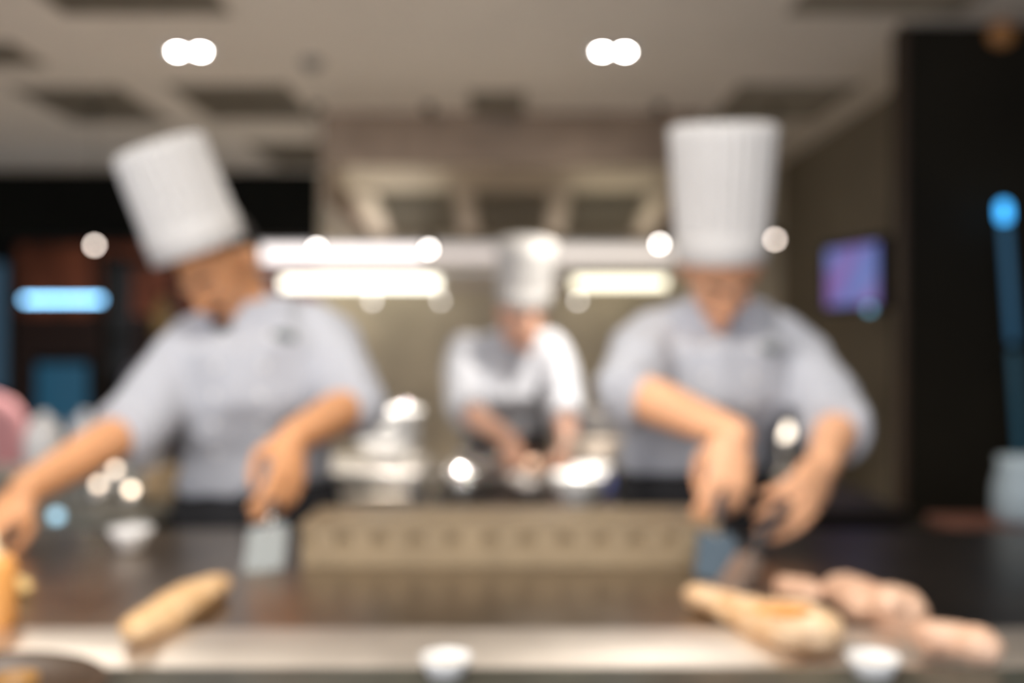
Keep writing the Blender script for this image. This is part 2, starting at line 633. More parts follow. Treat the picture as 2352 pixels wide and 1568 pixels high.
# ------------------------------------------------------------------ people
def hand(mb, wrist, d, n, L=.175, curl=(22, 28, 22), side=1, spread=.12):
    """palm with five fingers; d towards the fingers, n out of the back of the hand, thumb on side*s"""
    wrist = Vector(wrist)
    d = Vector(d).normalized()
    n = Vector(n)
    n = (n - d * n.dot(d)).normalized()
    s = d.cross(n) * side
    k = L / .185
    pl = .092 * k
    M = Matrix((s, n, d)).transposed()
    mb.loft([(wrist - d * .01, s * .026 * k, n * .019 * k),
             (wrist + d * .018 * k, s * .030 * k, n * .019 * k),
             (wrist + d * .05 * k, s * .040 * k, n * .017 * k),
             (wrist + d * pl, s * .041 * k, n * .014 * k),
             (wrist + d * (pl + .008), s * .034 * k, n * .009 * k)], 16)
    mb.ball(wrist + d * .04 * k + s * .028 * k - n * .008, (.018 * k, .014 * k, .03 * k), M)
    lens = ((.043, .026, .021), (.048, .030, .022), (.044, .028, .021), (.034, .021, .019))
    for i, ln in enumerate(lens):
        off = .031 - i * .0205
        p = wrist + d * (pl - .004 - abs(i - 1) * .004) + s * off * k
        dd = (d + s * (off * spread * 4)).normalized()
        pts, rr = [p], [.0098 * k]
        ang = 0
        for j, l_ in enumerate(ln):
            ang += curl[j] + i * 3
            a = math.radians(ang)
            p = p + (dd * math.cos(a) - n * math.sin(a)) * l_ * k
            pts.append(p)
            rr.append((.0092, .0082, .0070)[j] * k)
        mb.tube(pts, rr, 10)
    # thumb from the side of the palm
    p = wrist + d * .028 * k + s * .030 * k - n * .004
    q1 = p + (d * .50 + s * .30 - n * .70).normalized() * .040 * k
    q2 = q1 + (d * .85 - s * .25 - n * .45).normalized() * .032 * k
    q3 = q2 + (d * .9 - s * .50 - n * .2).normalized() * .026 * k
    mb.tube([p, q1, q2, q3], [.0135 * k, .0115 * k, .0105 * k, .0085 * k], 10)


def head(mb, c, f, u, k=1.0):
    """head with brow, nose, mouth, chin and ears; returns frame"""
    u = Vector(u).normalized()
    f = Vector(f)
    f = (f - u * f.dot(u)).normalized()
    r = f.cross(u)
    M = Matrix((r, f, u)).transposed()
    c = Vector(c)
    q = lambda x, y, z: c + M @ (V(x, y, z) * k)
    mb.ball(q(0, -.012, .035), (.077 * k, .093 * k, .085 * k), M, 20)
    mb.loft([(q(0, .012, .02), M @ V(.070, 0, 0) * k, M @ V(0, .078, 0) * k),
             (q(0, .016, -.03), M @ V(.064, 0, 0) * k, M @ V(0, .074, 0) * k),
             (q(0, .022, -.065), M @ V(.052, 0, 0) * k, M @ V(0, .064, 0) * k),
             (q(0, .034, -.095), M @ V(.036, 0, 0) * k, M @ V(0, .046, 0) * k),
             (q(0, .048, -.112), M @ V(.020, 0, 0) * k, M @ V(0, .026, 0) * k)], 24)
    mb.tube([q(-.03, .082, .018), q(0, .088, .016), q(.03, .082, .018)], [.010 * k] * 3)      # brow
    mb.tube([q(0, .088, .005), q(0, .102, -.022), q(0, .106, -.032)], [.008 * k, .010 * k, .012 * k])   # nose
    mb.ball(q(-.012, .098, -.034), .008 * k)
    mb.ball(q(.012, .098, -.034), .008 * k)
    for s in (-1, 1):
        mb.ball(q(s * .036, .066, -.022), (.020 * k, .016 * k, .018 * k), M)                   # cheek
        mb.loft([(q(s * .074, -.012, .022), M @ V(.006, 0, 0), M @ V(0, .012, 0)),
                 (q(s * .084, -.016, .012), M @ V(.007, 0, 0), M @ V(0, .019, 0)),
                 (q(s * .083, -.013, -.012), M @ V(.007, 0, 0), M @ V(0, .015, 0)),
                 (q(s * .076, -.006, -.032), M @ V(.006, 0, 0), M @ V(0, .009, 0))], 12)       # ear
    mb.tube([q(-.02, .082, -.058), q(0, .090, -.056), q(.02, .082, -.058)], [.006 * k, .008 * k, .006 * k])
    mb.tube([q(-.018, .080, -.070), q(0, .087, -.071), q(.018, .080, -.070)], [.006 * k, .009 * k, .006 * k])
    mb.ball(q(0, .078, -.098), .017 * k)                                                       # chin
    return q, M


def face_parts(q, M, o0, parent, k=1.0, beard=False):
    for s in (-1, 1):
        e = MB().ball(q(s * .031, .080, .001), .0115 * k)
        e.v = [v - o0 for v in e.v]
        eo = e.build('eye', EYEW, parent)
        p = MB().ball(q(s * .031, .0865, -.0065), .0050 * k, n=10)
        p.v = [v - o0 for v in p.v]
        p.build('iris', HAIR, eo)
        l_ = MB().ball(q(s * .031, .0815, .0045), (.0125 * k, .0125 * k, .0105 * k), M)
        l_.v = [v - o0 for v in l_.v]
        l_.build('eyelid', parent.data.materials[0], eo)
        b = MB().tube([q(s * .014, .094, .026), q(s * .032, .092, .032), q(s * .048, .080, .027)], [.003, .0042, .0025])
        b.v = [v - o0 for v in b.v]
        b.build('eyebrow', HAIR, parent)
    m = MB().tube([q(-.022, .086, -.064), q(0, .0955, -.063), q(.022, .086, -.064)], [.0035, .0050, .0035])
    m.v = [v - o0 for v in m.v]
    m.build('lips', LIP, parent)
    if beard:
        b = MB().tube([q(-.028, .083, -.056), q(-.012, .096, -.047), q(.012, .096, -.047), q(.028, .083, -.056)], [.004, .006, .006, .004])
        b.v = [v - o0 for v in b.v]
        b.build('moustache', HAIR, parent)
        b = MB().ball(q(0, .086, -.100), (.022, .016, .014), M)
        b.v = [v - o0 for v in b.v]
        b.build('goatee', HAIR, parent)


def hair_cap(q, M, o0, parent, k=1.0):
    b = MB()
    b.loft([(q(0, -.020, .075), M @ V(.062, 0, 0), M @ V(0, .070, 0)),
            (q(0, -.024, .045), M @ V(.075, 0, 0), M @ V(0, .080, 0)),
            (q(0, -.040, .010), M @ V(.074, 0, 0), M @ V(0, .064, 0)),
            (q(0, -.052, -.025), M @ V(.062, 0, 0), M @ V(0, .048, 0)),
            (q(0, -.050, -.050), M @ V(.050, 0, 0), M @ V(0, .036, 0))], 24)
    remeshed(b, 'hair', HAIR, parent, o0, .006, 2).location = (0, 0, 0)


def toque(base, axis, r0, r1, h, o0, parent, name='chef_hat', flop=None):
    M = frame3(axis)
    base = Vector(base)
    b = MB()
    prof = []
    for i in range(13):
        t_ = i / 12
        prof.append((r0 + (r1 - r0) * t_ ** 1.1, h * t_))
    top = prof[-1]
    for dr, dh in ((-.006, .006), (-.02, .010), (-.05, .008), (-.08, .004)):
        if top[0] + dr > .005:
            prof.append((top[0] + dr, top[1] + dh))
    prof.append((.0005, top[1] + .002))
    np_ = 26

    def wave(t_, j):
        a = .0035 * min(1, j / 3) if j <= 12 else .002
        return a * (abs(math.sin(np_ * t_ / 2)) - .5) * 2 if j < len(prof) - 1 else 0
    b.lathe(prof, base, M, 156, wave)
    if flop:
        for v in b.v:
            hh = (v - base).dot(M @ V(0, 0, 1)) / h
            v += flop * max(0, hh) ** 2
    b.v = [v - o0 for v in b.v]
    o = b.build(name, HATW, parent)
    c = MB().lathe([(r0 + .0015, -.004), (r0 + .004, -.002), (r0 + .0055, .05), (r0 + .003, .053), (r0, .05)], base, M, 60)
    c.v = [v - o0 for v in c.v]
    c.build('hat_band', HATW, o)
    return o


def fold(amp, sc_, seed, stretch=(1, 1, 1)):
    def w(co):
        p = V(co.x * stretch[0], co.y * stretch[1], co.z * stretch[2]) * sc_ + V(seed, seed, seed)
        r = 1 - abs(noise.noise(p)) * 2
        return amp * (r * r - .4) + amp * .5 * noise.noise(p * 2.3)
    return w


def person(name_label, root, skin, joints, hd, hat, hands, torso_k=1.0, beard=False, hair=True, voxel=.005, badge=None, buttons=True,
           hem=None, apron_top=None):
    J = {k: Vector(v) for k, v in joints.items()}
    o0 = Vector(root)
    b = MB()
    q, M = head(b, hd['c'], hd['f'], hd['u'], hd.get('k', 1))
    K = torso_k
    b.tube([J['neck'] - (J['neck'] - J['chest']).normalized() * .05, J['neck'], q(0, -.022, -.045)], [.062, .055, .052], 16)
    ax = (J['shR'] - J['shL']).normalized()
    fd = ax.cross(V(0, 0, 1)).normalized()
    if fd.y > 0:
        fd = -fd
    sh = (J['shR'] - J['shL']).length / 2
    mid = (J['shL'] + J['shR']) / 2
    b.loft([(J['pelvis'] + V(0, 0, -.06), ax * .14 * K, fd * .10),
            (J['pelvis'] + V(0, 0, .04), ax * .15 * K, fd * .105),
            (J['pelvis'].lerp(J['chest'], .45), ax * .135 * K, fd * .10),
            (J['chest'], ax * .155 * K, fd * .115),
            (mid + V(0, 0, .02), ax * sh * .85, fd * .085),
            (J['neck'] - V(0, 0, .02), ax * .07, fd * .06)], 24)
    for s in 'LR':
        sp, el, wr = J['sh' + s], J['el' + s], J['wr' + s]
        b.tube([sp, sp.lerp(el, .5), el, el.lerp(wr, .3), wr], [.055, .050, .042, .043, .029], 14)
        hp = J['pelvis'] + ax * (.085 if s == 'R' else -.085) + V(0, 0, -.04)
        ft = J['ft' + s]
        kn = hp.lerp(ft + V(0, 0, .09), .5) + V(0, -.03, 0)
        b.tube([hp, kn, kn.lerp(ft, .4) + V(0, .01, 0), ft + V(0, 0, .09)], [.085, .058, .055, .040], 14)
        b.tube([ft + V(0, .02, .055), ft + V(0, -.06, .045), ft + V(0, -.15, .032)], [.036, .036, .028], 12)
    for h in hands:
        hand(b, *h[0:3], **h[3])
    body = remeshed(b, 'person', skin, None, o0, voxel, 3)
    tag(body, name_label, 'person')
    face_parts(q, M, o0, body, hd.get('k', 1), beard)
    if hair:
        hair_cap(q, M, o0, body, hd.get('k', 1))
    # jacket
    hemz = hem if hem else (J['pelvis'].z - .02)
    j = MB()
    pc = J['pelvis']
    hc = V(pc.x, pc.y - .005, hemz)
    j.loft([(hc, ax * .175 * K, fd * .135),
            (hc.lerp(J['chest'], .35), ax * .172 * K, fd * .135),
            (J['chest'] - V(0, 0, .05), ax * .18 * K, fd * .14),
            (J['chest'] + V(0, 0, .06), ax * .185 * K, fd * .138),
            (mid + V(0, 0, .03), ax * sh * .95, fd * .10),
            (J['neck'].lerp(mid, .3) + V(0, 0, .035), ax * .10, fd * .08)], 32)
    for s in 'LR':
        sp, el, wr = J['sh' + s], J['el' + s], J['wr' + s]
        cf = el.lerp(wr, joints_cuff.get((id(joints), s), .22))
        j.tube([sp + (mid - sp) * .12, sp.lerp(el, .25), sp.lerp(el, .65), el], [.076, .073, .070, .063], 18)
        dcf = (cf - el).normalized()
        a_ = dcf.orthogonal().normalized()
        b_ = dcf.cross(a_)
        j.loft([(el, a_ * .060, b_ * .060), (cf, a_ * .056, b_ * .056)], 18)
        j.loft([(cf - dcf * .055, a_ * .066, b_ * .066), (cf - dcf * .05, a_ * .069, b_ * .069), (cf - dcf * .005, a_ * .068, b_ * .068),
                (cf, a_ * .062, b_ * .062)], 18)
    jk = remeshed(j, 'jacket', WHITE, body, o0, .008, 4, fold(.009, 9.0, o0.x * 7, (1, 1, .6)))
    jk.location = (0, 0, 0)
    # collar
    nd = (q(0, -.02, -.05) - J['neck']).normalized()
    Mn = frame3(nd)
    cb = MB().lathe([(.074, -.03), (.070, -.005), (.066, .022), (.062, .024), (.062, -.01), (.066, -.03)], J['neck'], Mn, 40)
    cb.v = [v - o0 for v in cb.v]
    cb.build('collar', WHITE, body)
    # overlapping front panel and buttons, laid against the chest
    if buttons:
        dgp = bpy.context.evaluated_depsgraph_get()
        dgp.update()

        def hit(x, z):
            p0 = V(x, pc.y - 1.2, z) - o0
            ok, loc, nn, _ = jk.ray_cast(p0, V(0, 1, 0))
            return (loc + o0) if ok else None
        btn = 0
        for i in range(5):
            z = hemz + .09 + i * .058
            tt = (z - hemz) / (mid.z - hemz)
            cxx = hc.x + (mid.x - hc.x) * tt
            for s in (-1, 1):
                h_ = hit(cxx + s * .045, z)
                if h_:
                    bb = MB().ball(h_ + V(0, .001, 0), (.0075, .004, .0075), n=8)
                    bb.v = [v - o0 for v in bb.v]
                    bb.build('button', PORC, jk)
                    btn += 1
        # flap edge
        pts = []
        for i in range(9):
            z = hemz + .02 + i * (mid.z - .03 - hemz) / 8
            tt = (z - hemz) / (mid.z - hemz)
            h_ = hit(hc.x + (mid.x - hc.x) * tt + .075, z)
            if h_:
                pts.append(h_)
        if len(pts) > 3:
            e = MB().tube(pts, .0028, 8)
            e.v = [v - o0 for v in e.v]
            e.build('front_seam', WHITE, jk)
        if badge:
            h_ = hit(badge[0], badge[1])
            if h_:
                bb = MB().ball(h_ + V(0, .0005, 0), (badge[2], .006, badge[3]), n=14)
                bb.v = [v - o0 for v in bb.v]
                bb.build('badge', mat('badge_green', (.05, .075, .065), .7, var=.5, scale=120), jk)
                for k_ in range(3):
                    bb = MB().box(h_ + V(-badge[2] * .6, -.0075, -.006 + k_ * .006), h_ + V(badge[2] * .6, -.006, -.0035 + k_ * .006))
                    bb.v = [v - o0 for v in bb.v]
                    bb.build('badge_line', mat('badge_thread', (.3, .32, .3), .8), jk, smooth=False)
    # apron and trousers
    a = MB()
    at = apron_top if apron_top else hemz + .06
    a.loft([(V(pc.x, pc.y, at), ax * .160 * K, fd * .118), (V(pc.x, pc.y, hemz - .06), ax * .178 * K, fd * .145),
            (V(pc.x, pc.y - .01, .60), ax * .19 * K, fd * .155), (V(pc.x, pc.y - .02, .42), ax * .20 * K, fd * .16)], 36)
    for v in a.v:
        t_ = max(0, (hemz - v.z))
        v.x += .012 * t_ * math.sin(v.x * 60)
    a.v = [v - o0 for v in a.v]
    ap = a.build('apron', BLACK, body)
    tr = MB()
    for s in 'LR':
        hp = J['pelvis'] + ax * (.085 if s == 'R' else -.085) + V(0, 0, -.04)
        ft = J['ft' + s]
        kn = hp.lerp(ft + V(0, 0, .09), .5) + V(0, -.03, 0)
        tr.tube([hp, kn, ft + V(0, 0, .12)], [.098, .078, .066], 18)
    tr.loft([(pc + V(0, 0, .02), ax * .16 * K, fd * .115), (pc + V(0, 0, -.12), ax * .165 * K, fd * .12)], 24)
    remeshed(tr, 'trousers', BLACK, body, o0, .009, 3).location = (0, 0, 0)
    for s in 'LR':
        ft = J['ft' + s]
        so = MB().tube([ft + V(0, .03, .05), ft + V(0, -.06, .046), ft + V(0, -.16, .036)], [.046, .045, .036], 14)
        for v in so.v:
            v.z = max(v.z, .002)
        so.v = [v - o0 for v in so.v]
        so.build('shoe', BLACK, body)
    toque(hat['base'], hat['axis'], hat['r0'], hat['r1'], hat['h'], o0, body, flop=hat.get('flop'))
    return body


joints_cuff = {}
# --- left chef
jl = dict(pelvis=P(590, 1120, 2.16), chest=P(590, 860, 2.08), neck=P(555, 706, 2.05),
          shL=P(462, 792, 2.07), shR=P(735, 768, 2.12),
          elL=P(300, 985, 1.93), wrL=P(62, 1122, 1.68),
          elR=P(810, 930, 1.98), wrR=P(672, 1005, 1.74),
          ftL=(-.66, 2.16, 0), ftR=(-.43, 2.18, 0))
joints_cuff[(id(jl), 'L')] = .14
joints_cuff[(id(jl), 'R')] = .12
uL = V(-.34, -.22, .91).normalized()
uHL = V(-.30, -.66, .69).normalized()
hatL = P(452, 562, 2.0)
headL = P(497, 603, 1.97)
lbl = 'person in white chef jacket and tilted tall white hat, reaching to the left picture edge'
person(lbl, (-.545, 2.16, 0), SKIN_TAN, jl, dict(c=headL, f=(-.24, -.60, -.80), u=uHL, k=.92),
       dict(base=P(458, 574, 1.90), axis=V(-.31, -.20, .92), r0=.086, r1=.083, h=.20),
       [(jl['wrL'], (-.35, -.35, -.45), (-.2, -.6, .6), dict(side=-1, curl=(35, 40, 25))),
        (jl['wrR'], P(650, 1180, 1.62) - jl['wrR'], (.80, -.58, .12), dict(side=1, curl=(14, 26, 20), L=.18))],
       torso_k=.93, beard=True, badge=(P(642, 775, 1.95).x, P(642, 775, 1.95).z, .027, .014), hem=P(600, 1135, 2.03).z)

# --- right chef
jr = dict(pelvis=P(1600, 1110, 2.18), chest=P(1632, 860, 2.08), neck=P(1655, 706, 2.05),
          shL=P(1495, 792, 2.08), shR=P(1795, 790, 2.12),
          elL=P(1448, 898, 1.86), wrL=P(1690, 1000, 1.66),
          elR=P(1928, 975, 1.98), wrR=P(1890, 1065, 1.74),
          ftL=(.33, 2.2, 0), ftR=(.56, 2.22, 0))
joints_cuff[(id(jr), 'L')] = .12
joints_cuff[(id(jr), 'R')] = .26
uR = V(.03, -.42, .90).normalized()
headR = P(1657, 615, 1.95)
uHR = V(0, -.74, .67)
person('person in white chef jacket and flared tall white hat cutting meat at the right', (.44, 2.18, 0), SKIN_FAIR, jr,
       dict(c=headR, f=(.02, -.67, -.74), u=uHR, k=.91),
       dict(base=P(1655, 597, 1.885), axis=V(-.02, -.18, .98), r0=.081, r1=.097, h=.243),
       [(jr['wrL'], P(1660, 1170, 1.60) - jr['wrL'], (.15, -.9, .1), dict(side=1, curl=(18, 30, 22), L=.18)),
        (jr['wrR'], P(1800, 1215, 1.60) - jr['wrR'], (.45, -.8, .1), dict(side=-1, curl=(16, 28, 22), L=.20))],
       torso_k=1.0, badge=(P(1768, 802, 1.95).x, P(1768, 802, 1.95).z, .022, .011), hem=P(1640, 1092, 2.05).z)

# --- rear cook
j3 = dict(pelvis=P(1165, 1060, 3.80), chest=P(1160, 880, 3.68), neck=P(1180, 775, 3.58),
          shL=P(1062, 815, 3.66), shR=P(1268, 805, 3.62),
          elL=P(1065, 935, 3.50), wrL=P(1170, 1010, 3.25),
          elR=P(1300, 930, 3.50), wrR=P(1305, 1030, 3.25),
          ftL=(-.12, 3.82, 0), ftR=(.10, 3.82, 0))
joints_cuff[(id(j3), 'L')] = .25
joints_cuff[(id(j3), 'R')] = .4
u3 = V(.10, -.42, .9).normalized()
head3 = P(1200, 720, 3.48)
person('person in white chef jacket cooking at the rear stove between the two big chefs', (-.02, 3.80, 0), SKIN_MID, j3,
       dict(c=head3, f=(.35, -.7, -.6), u=u3),
       dict(base=head3 + u3 * .05, axis=V(.04, -.35, .93), r0=.09, r1=.10, h=.20, flop=V(-.0, 0, 0)),
       [(j3['wrL'], V(.25, -.35, -.6), (.3, -.8, .3), dict(side=1, curl=(25, 35, 25))),
        (j3['wrR'], V(-.25, -.5, -.4), (.2, -.7, .5), dict(side=-1, curl=(25, 35, 25)))],
       torso_k=.95, buttons=False, hem=P(1165, 1000, 3.7).z, voxel=.007)


# ------------------------------------------------------------------ spatulas
def spatula(grip, tip, w, bl, label, mblade, normal=(0, -1, .25)):
    """handle from the hand to a flat blade whose edge rests on the griddle"""
    grip, tip = Vector(grip), Vector(tip)
    d = (tip - grip).normalized()
    n = Vector(normal)
    n = (n - d * n.dot(d)).normalized()
    s = d.cross(n)
    o0 = tip
    r = empty('griddle_spatula', o0, label, 'spatula', 'steel spatulas held by the chefs')
    neck = tip - d * bl
    b = MB()
    M = Matrix((s, n, d)).transposed()
    vs = []
    for t_, ww in ((0, w * .40), (.12, w * .5), (1, w * .5)):
        for q_ in (-1, 1):
            for e in (-1, 1):
                vs.append(neck + d * bl * t_ + s * ww * q_ + n * .0012 * e - o0)
    fs = []
    for k in (0, 4):
        fs += [(k, k + 2, k + 6, k + 4), (k + 1, k + 5, k + 7, k + 3), (k, k + 4, k + 5, k + 1), (k + 2, k + 3, k + 7, k + 6)]
    fs += [(0, 1, 3, 2), (8, 10, 11, 9)]
    b.add(vs, fs)
    b.build('blade', mblade, r, smooth=False)
    MB().tube([neck + d * .01 - o0, neck - d * .04 - o0], [.0045, .0045], 10).build('shank', CHROME, r)
    MB().tube([neck - d * .035 - o0, grip - d * .05 - o0], [.0095, .011], 14).build('handle', mat('tool_handle', (.05, .05, .055), .5), r)
    return r


BL1 = mat('cool_blade_steel', (.34, .37, .375), .5, .6)
BL2 = mat('bluish_blade_steel', (.15, .21, .27), .5, .6)
def palm(w, to, n, k=.062, off=.029):
    d = (Vector(to) - w).normalized()
    n = Vector(n)
    n = (n - d * n.dot(d)).normalized()
    return w + d * k - n * off


spatula(palm(jl['wrR'], P(650, 1180, 1.62), (.80, -.58, .12)), P(604, 1312, 1.515), .062, .10, 'wide steel spatula held by the left chef, blade down on the griddle', BL1)
spatula(palm(jr['wrL'], P(1660, 1170, 1.60), (.15, -.9, .1)), P(1640, 1335, 1.462), .060, .105, 'wide bluish steel spatula held by the right chef, upright', BL2)
spatula(palm(jr['wrR'], P(1800, 1215, 1.60), (.45, -.8, .1)), P(1668, 1360, 1.385), .040, .12, 'narrow steel spatula held slanting by the right chef', STEEL, normal=(-.5, -1, .4))


# ------------------------------------------------------------------ food
def food(name, cat, label, pts, rad, m, group=None, flat=.62, seed=0, extra=None, voxel=.003):
    b = MB()
    b.tube(pts, rad, 16)
    for p_, r_ in (extra or []):
        b.ball(p_, r_)
    zmin = GZ + .0006
    c = sum((Vector(p) for p in pts), Vector()) / len(pts)
    for v in b.v:
        v.z = zmin + (v.z - GZ) * flat
    o0 = V(c.x, c.y, GZ)
    o = remeshed(b, name, m, None, o0, voxel, 3, fold(.0028, 40, seed))
    for v in o.data.vertices:
        v.co.z = max(v.co.z, .0008)
    tag(o, label, cat, group)
    return o


def G(px, py, dz=.0):
    D = (CAM_Z - GZ - dz) * F_PX / (py - CY)
    return V((px - CX) / F_PX * D, D, GZ + dz)


EGG = mat('golden_crust', (.80, .47, .20), .6, var=.15, scale=30, bump=.3, col2=(.86, .58, .32))
CHK = mat('seared_chicken', (.90, .52, .24), .5, scale=22, var=.2, bump=.3, col2=(.93, .70, .46))
CHP = mat('pale_chicken', (.78, .45, .29), .5, scale=26, var=.18, bump=.3, col2=(.86, .58, .41))
SAUCE = mat('amber_glaze', (.75, .30, .06), .3)
food('fish_fillet', 'fish', 'long golden fish fillet lying alone on the left half of the griddle',
     [G(315, 1438, .02), G(380, 1405, .02), G(430, 1372, .02), G(500, 1338, .02)], [.020, .028, .027, .019], EGG, seed=1, flat=.8)
ck = food('chicken_drumstick', 'meat', 'large golden chicken leg under the right chef spatulas, nearest the front lip',
          [G(1603, 1362, .02), G(1680, 1390, .02), G(1750, 1418, .02), G(1830, 1435, .02), G(1870, 1445, .02)], [.018, .022, .029, .036, .034], CHK, 'chicken pieces on the griddle', .85, 2)
gp = MB().ball(G(1800, 1402, .055) - V(*ck.location), (.032, .018, .006), n=14)
gp.build('glaze', SAUCE, ck)
food('chicken_piece', 'meat', 'small beige chicken piece at the rear, beside the slanted spatula',
     [G(1812, 1345, .015), G(1860, 1355, .015)], [.020, .019], CHP, 'chicken pieces on the griddle', .8, 3)
food('chicken_piece', 'meat', 'big pinkish lumpy chicken piece in the middle of the right group',
     [G(1935, 1350, .02), G(1995, 1385, .02), G(2060, 1400, .02)], [.026, .034, .036], CHP, 'chicken pieces on the griddle', .85, 4,
     extra=[(G(2040, 1375, .04), .02)])
food('chicken_piece', 'meat', 'pale chicken piece at the far right, lying against the front lip',
     [G(2140, 1462, .02), G(2195, 1470, .02), G(2250, 1482, .02)], [.022, .021, .024], CHP, 'chicken pieces on the griddle', .9, 5)
food('lemon_wedge', 'lemon', 'small yellow wedge on the griddle beside the orange bottle at the left edge',
     [G(30, 1335, .012), G(62, 1345, .012)], [.016, .010], mat('lemon', (.80, .55, .22), .5, var=.1), None, .8, 6)
# orange squeeze bottle at the left edge
c = G(-16, 1440)
bt = empty('squeeze_bottle', (c.x, c.y, GZ), 'orange squeeze bottle cut by the left edge, standing on the griddle', 'bottle')
ORG = mat('orange_plastic', (.90, .42, .12), .35)
MB().lathe([(.0001, .0008), (.024, .0008), (.027, .004), (.027, .075), (.023, .085), (.012, .090), (.0001, .090)], n=32).build('bottle_body', ORG, bt)
MB().lathe([(.013, .086), (.013, .094), (.005, .098), (.003, .118), (.0001, .119)], n=20).build('nozzle', mat('pale_nozzle', (.9, .68, .42), .4), bt)
# small bowl behind the left side of the griddle
c = G(300, 1262)
bw = empty('small_bowl', (c.x, c.y, GZ), 'small white bowl at the rear left of the griddle, below the added glint balls', 'bowl')
MB().lathe([(.0001, .001), (.016, .001), (.020, .006), (.032, .026), (.036, .036), (.034, .036), (.028, .022), (.016, .008), (.0001, .007)], n=36).build('bowl_body', PORC, bw)
MB().lathe([(.0001, .024), (.0285, .024)], n=24).build('rice', mat('rice', (.75, .7, .66), .7, bump=.5, scale=200), bw)

# far right: pitcher on a reddish board
bd = empty('wooden_board', (.93, 1.90, GZ - .01), 'dark reddish wooden board at the far right behind the griddle', 'board')
lb('board_slab', (.85, 1.88, GZ - .028), (1.30, 2.05, GZ - .004), mat('red_board', (.13, .05, .03), .5, var=.2), bd, V(.93, 1.90, GZ - .01), bevel=.004)
sdx = empty('side_stand', (1.07, 1.96, 0), 'dark stand carrying the reddish board at the far right', 'stand')
lb('stand_top', (.82, 1.87, GZ - .05), (1.34, 2.08, GZ - .0285), PILLAR, sdx, V(1.07, 1.96, 0))
for x in (.84, 1.29):
    for y in (1.88, 2.04):
        lb('leg', (x, y, 0), (x + .03, y + .03, GZ - .05), PILLAR, sdx, V(1.07, 1.96, 0))
ph = empty('water_pitcher', (.995, 1.95, GZ - .004), 'blue grey pitcher cut by the right edge, standing on the reddish board', 'pitcher')
MB().lathe([(.0001, .001), (.045, .001), (.052, .02), (.050, .07), (.040, .11), (.043, .128), (.040, .127), (.036, .11), (.0001, .10)], n=36).build(
    'pitcher_body', mat('blue_grey_glaze', (.28, .34, .37), .35), ph)
MB().tube([(.047, 0, .11), (.078, 0, .10), (.080, 0, .05), (.05, 0, .03)], .006, 10).build('handle', mat('tan_handle', (.45, .36, .27), .5), ph)

# ------------------------------------------------------------------ blue light tube on the pillar
bt = empty('blue_light_tube', (1.66, 3.55, 0), 'tall blue light tube with a bright top on the dark pillar at the right', 'light tube')
a, b_ = P(2305, 475, 3.5), P(2348, 1085, 3.5)
o = V(1.66, 3.55, 0)
MB().tube([a - o, a.lerp(b_, .04) - o], [.020, .020], 20).build('bright_cap', glow('blue_cap_glow', (.05, .38, .85), 2.2), bt)
MB().tube([a.lerp(b_, .06) - o, a.lerp(b_, .5) - o], [.014, .014], 16).build('upper_tube', glow('blue_tube_glow', (.015, .07, .13), .9), bt)
MB().tube([a.lerp(b_, .55) - o, b_ - o], [.014, .014], 16).build('lower_tube', glow('blue_tube_low_glow', (.01, .055, .085), .7), bt)
MB().tube([b_ - o, V(b_.x, 3.5, .02) - o], [.012, .012], 16).build('stand_pole', DARK, bt)
t = empty('wall_lamp', P(2290, 85, 3.6), 'very dim amber lamp glow high on the dark pillar at the right', 'lamp')
MB().tube([(0, .02, .06), (0, -.03, .03), (0, -.03, 0)], .008).build('arm', DARK, t)
MB().ball((0, -.03, 0), (.05, .03, .045)).build('lamp_shade', mat('amber_shade', (.2, .09, .03), .5, emit=(.9, .4, .12), es=.055), t)

# television
tv = empty('television', P(1958, 630, 4.52), 'small wall television showing a purple and blue picture, right of the right chef', 'television')
A, B = V(1.602, 4.28, 0), V(1.480, 4.76, 0)
zc = P(1958, 633, 4.52).z
ux = (B - A).normalized()
nx = V(ux.y, -ux.x, 0)
if nx.x > 0:
    nx = -nx
ctr = (A + B) / 2
Mt = Matrix((ux, nx, V(0, 0, 1))).transposed()
o = V(*tv.location)


def tvb(name, x, z, y0, y1, m, **k):
    b = MB().box((-x, y0, -z), (x, y1, z))
    b.v = [V(ctr.x, ctr.y, zc) + Mt @ v - o for v in b.v]
    return b.build(name, m, tv, smooth=False, **k)


tvb('casing', .235, .160, -.045, 0, DARK)
SC = mat('tv_picture', (.02, .02, .02), .2)
nt = SC.node_tree
bs = nt.nodes['Principled BSDF']
tc = nt.nodes.new('ShaderNodeTexCoord')
nz = nt.nodes.new('ShaderNodeTexNoise')
nz.inputs['Scale'].default_value = 5
rp = nt.nodes.new('ShaderNodeValToRGB')
rp.color_ramp.elements[0].color = (.24, .13, .42, 1)
rp.color_ramp.elements[1].color = (.13, .19, .52, 1)
rp.color_ramp.elements[0].position = .4
rp.color_ramp.elements[1].position = .6
nt.links.new(tc.outputs['Object'], nz.inputs['Vector'])
nt.links.new(nz.outputs['Fac'], rp.inputs['Fac'])
nt.links.new(rp.outputs['Color'], bs.inputs['Emission Color'])
bs.inputs['Emission Strength'].default_value = .62
tvb('screen', .200, .133, 0, .004, SC)
b = MB().tube([V(ctr.x, ctr.y, zc) + Mt @ V(0, -.045, 0) - o, V(1.75, ctr.y + .05, zc) - o], .018)
b.build('wall_arm', DARK, tv)
ld = empty('indicator_lamp', P(1997, 709, 4.2), 'dim teal round light at the lower right corner of the television', 'lamp')
MB().ball((0, 0, 0), .014).build('bulb', glow('teal_glow', (.06, .20, .28), 3.5), ld)
MB().tube([(0, .0, 0), (.1, .06, .02), (.16, .12, .02)], .004).build('bracket', DARK, ld)

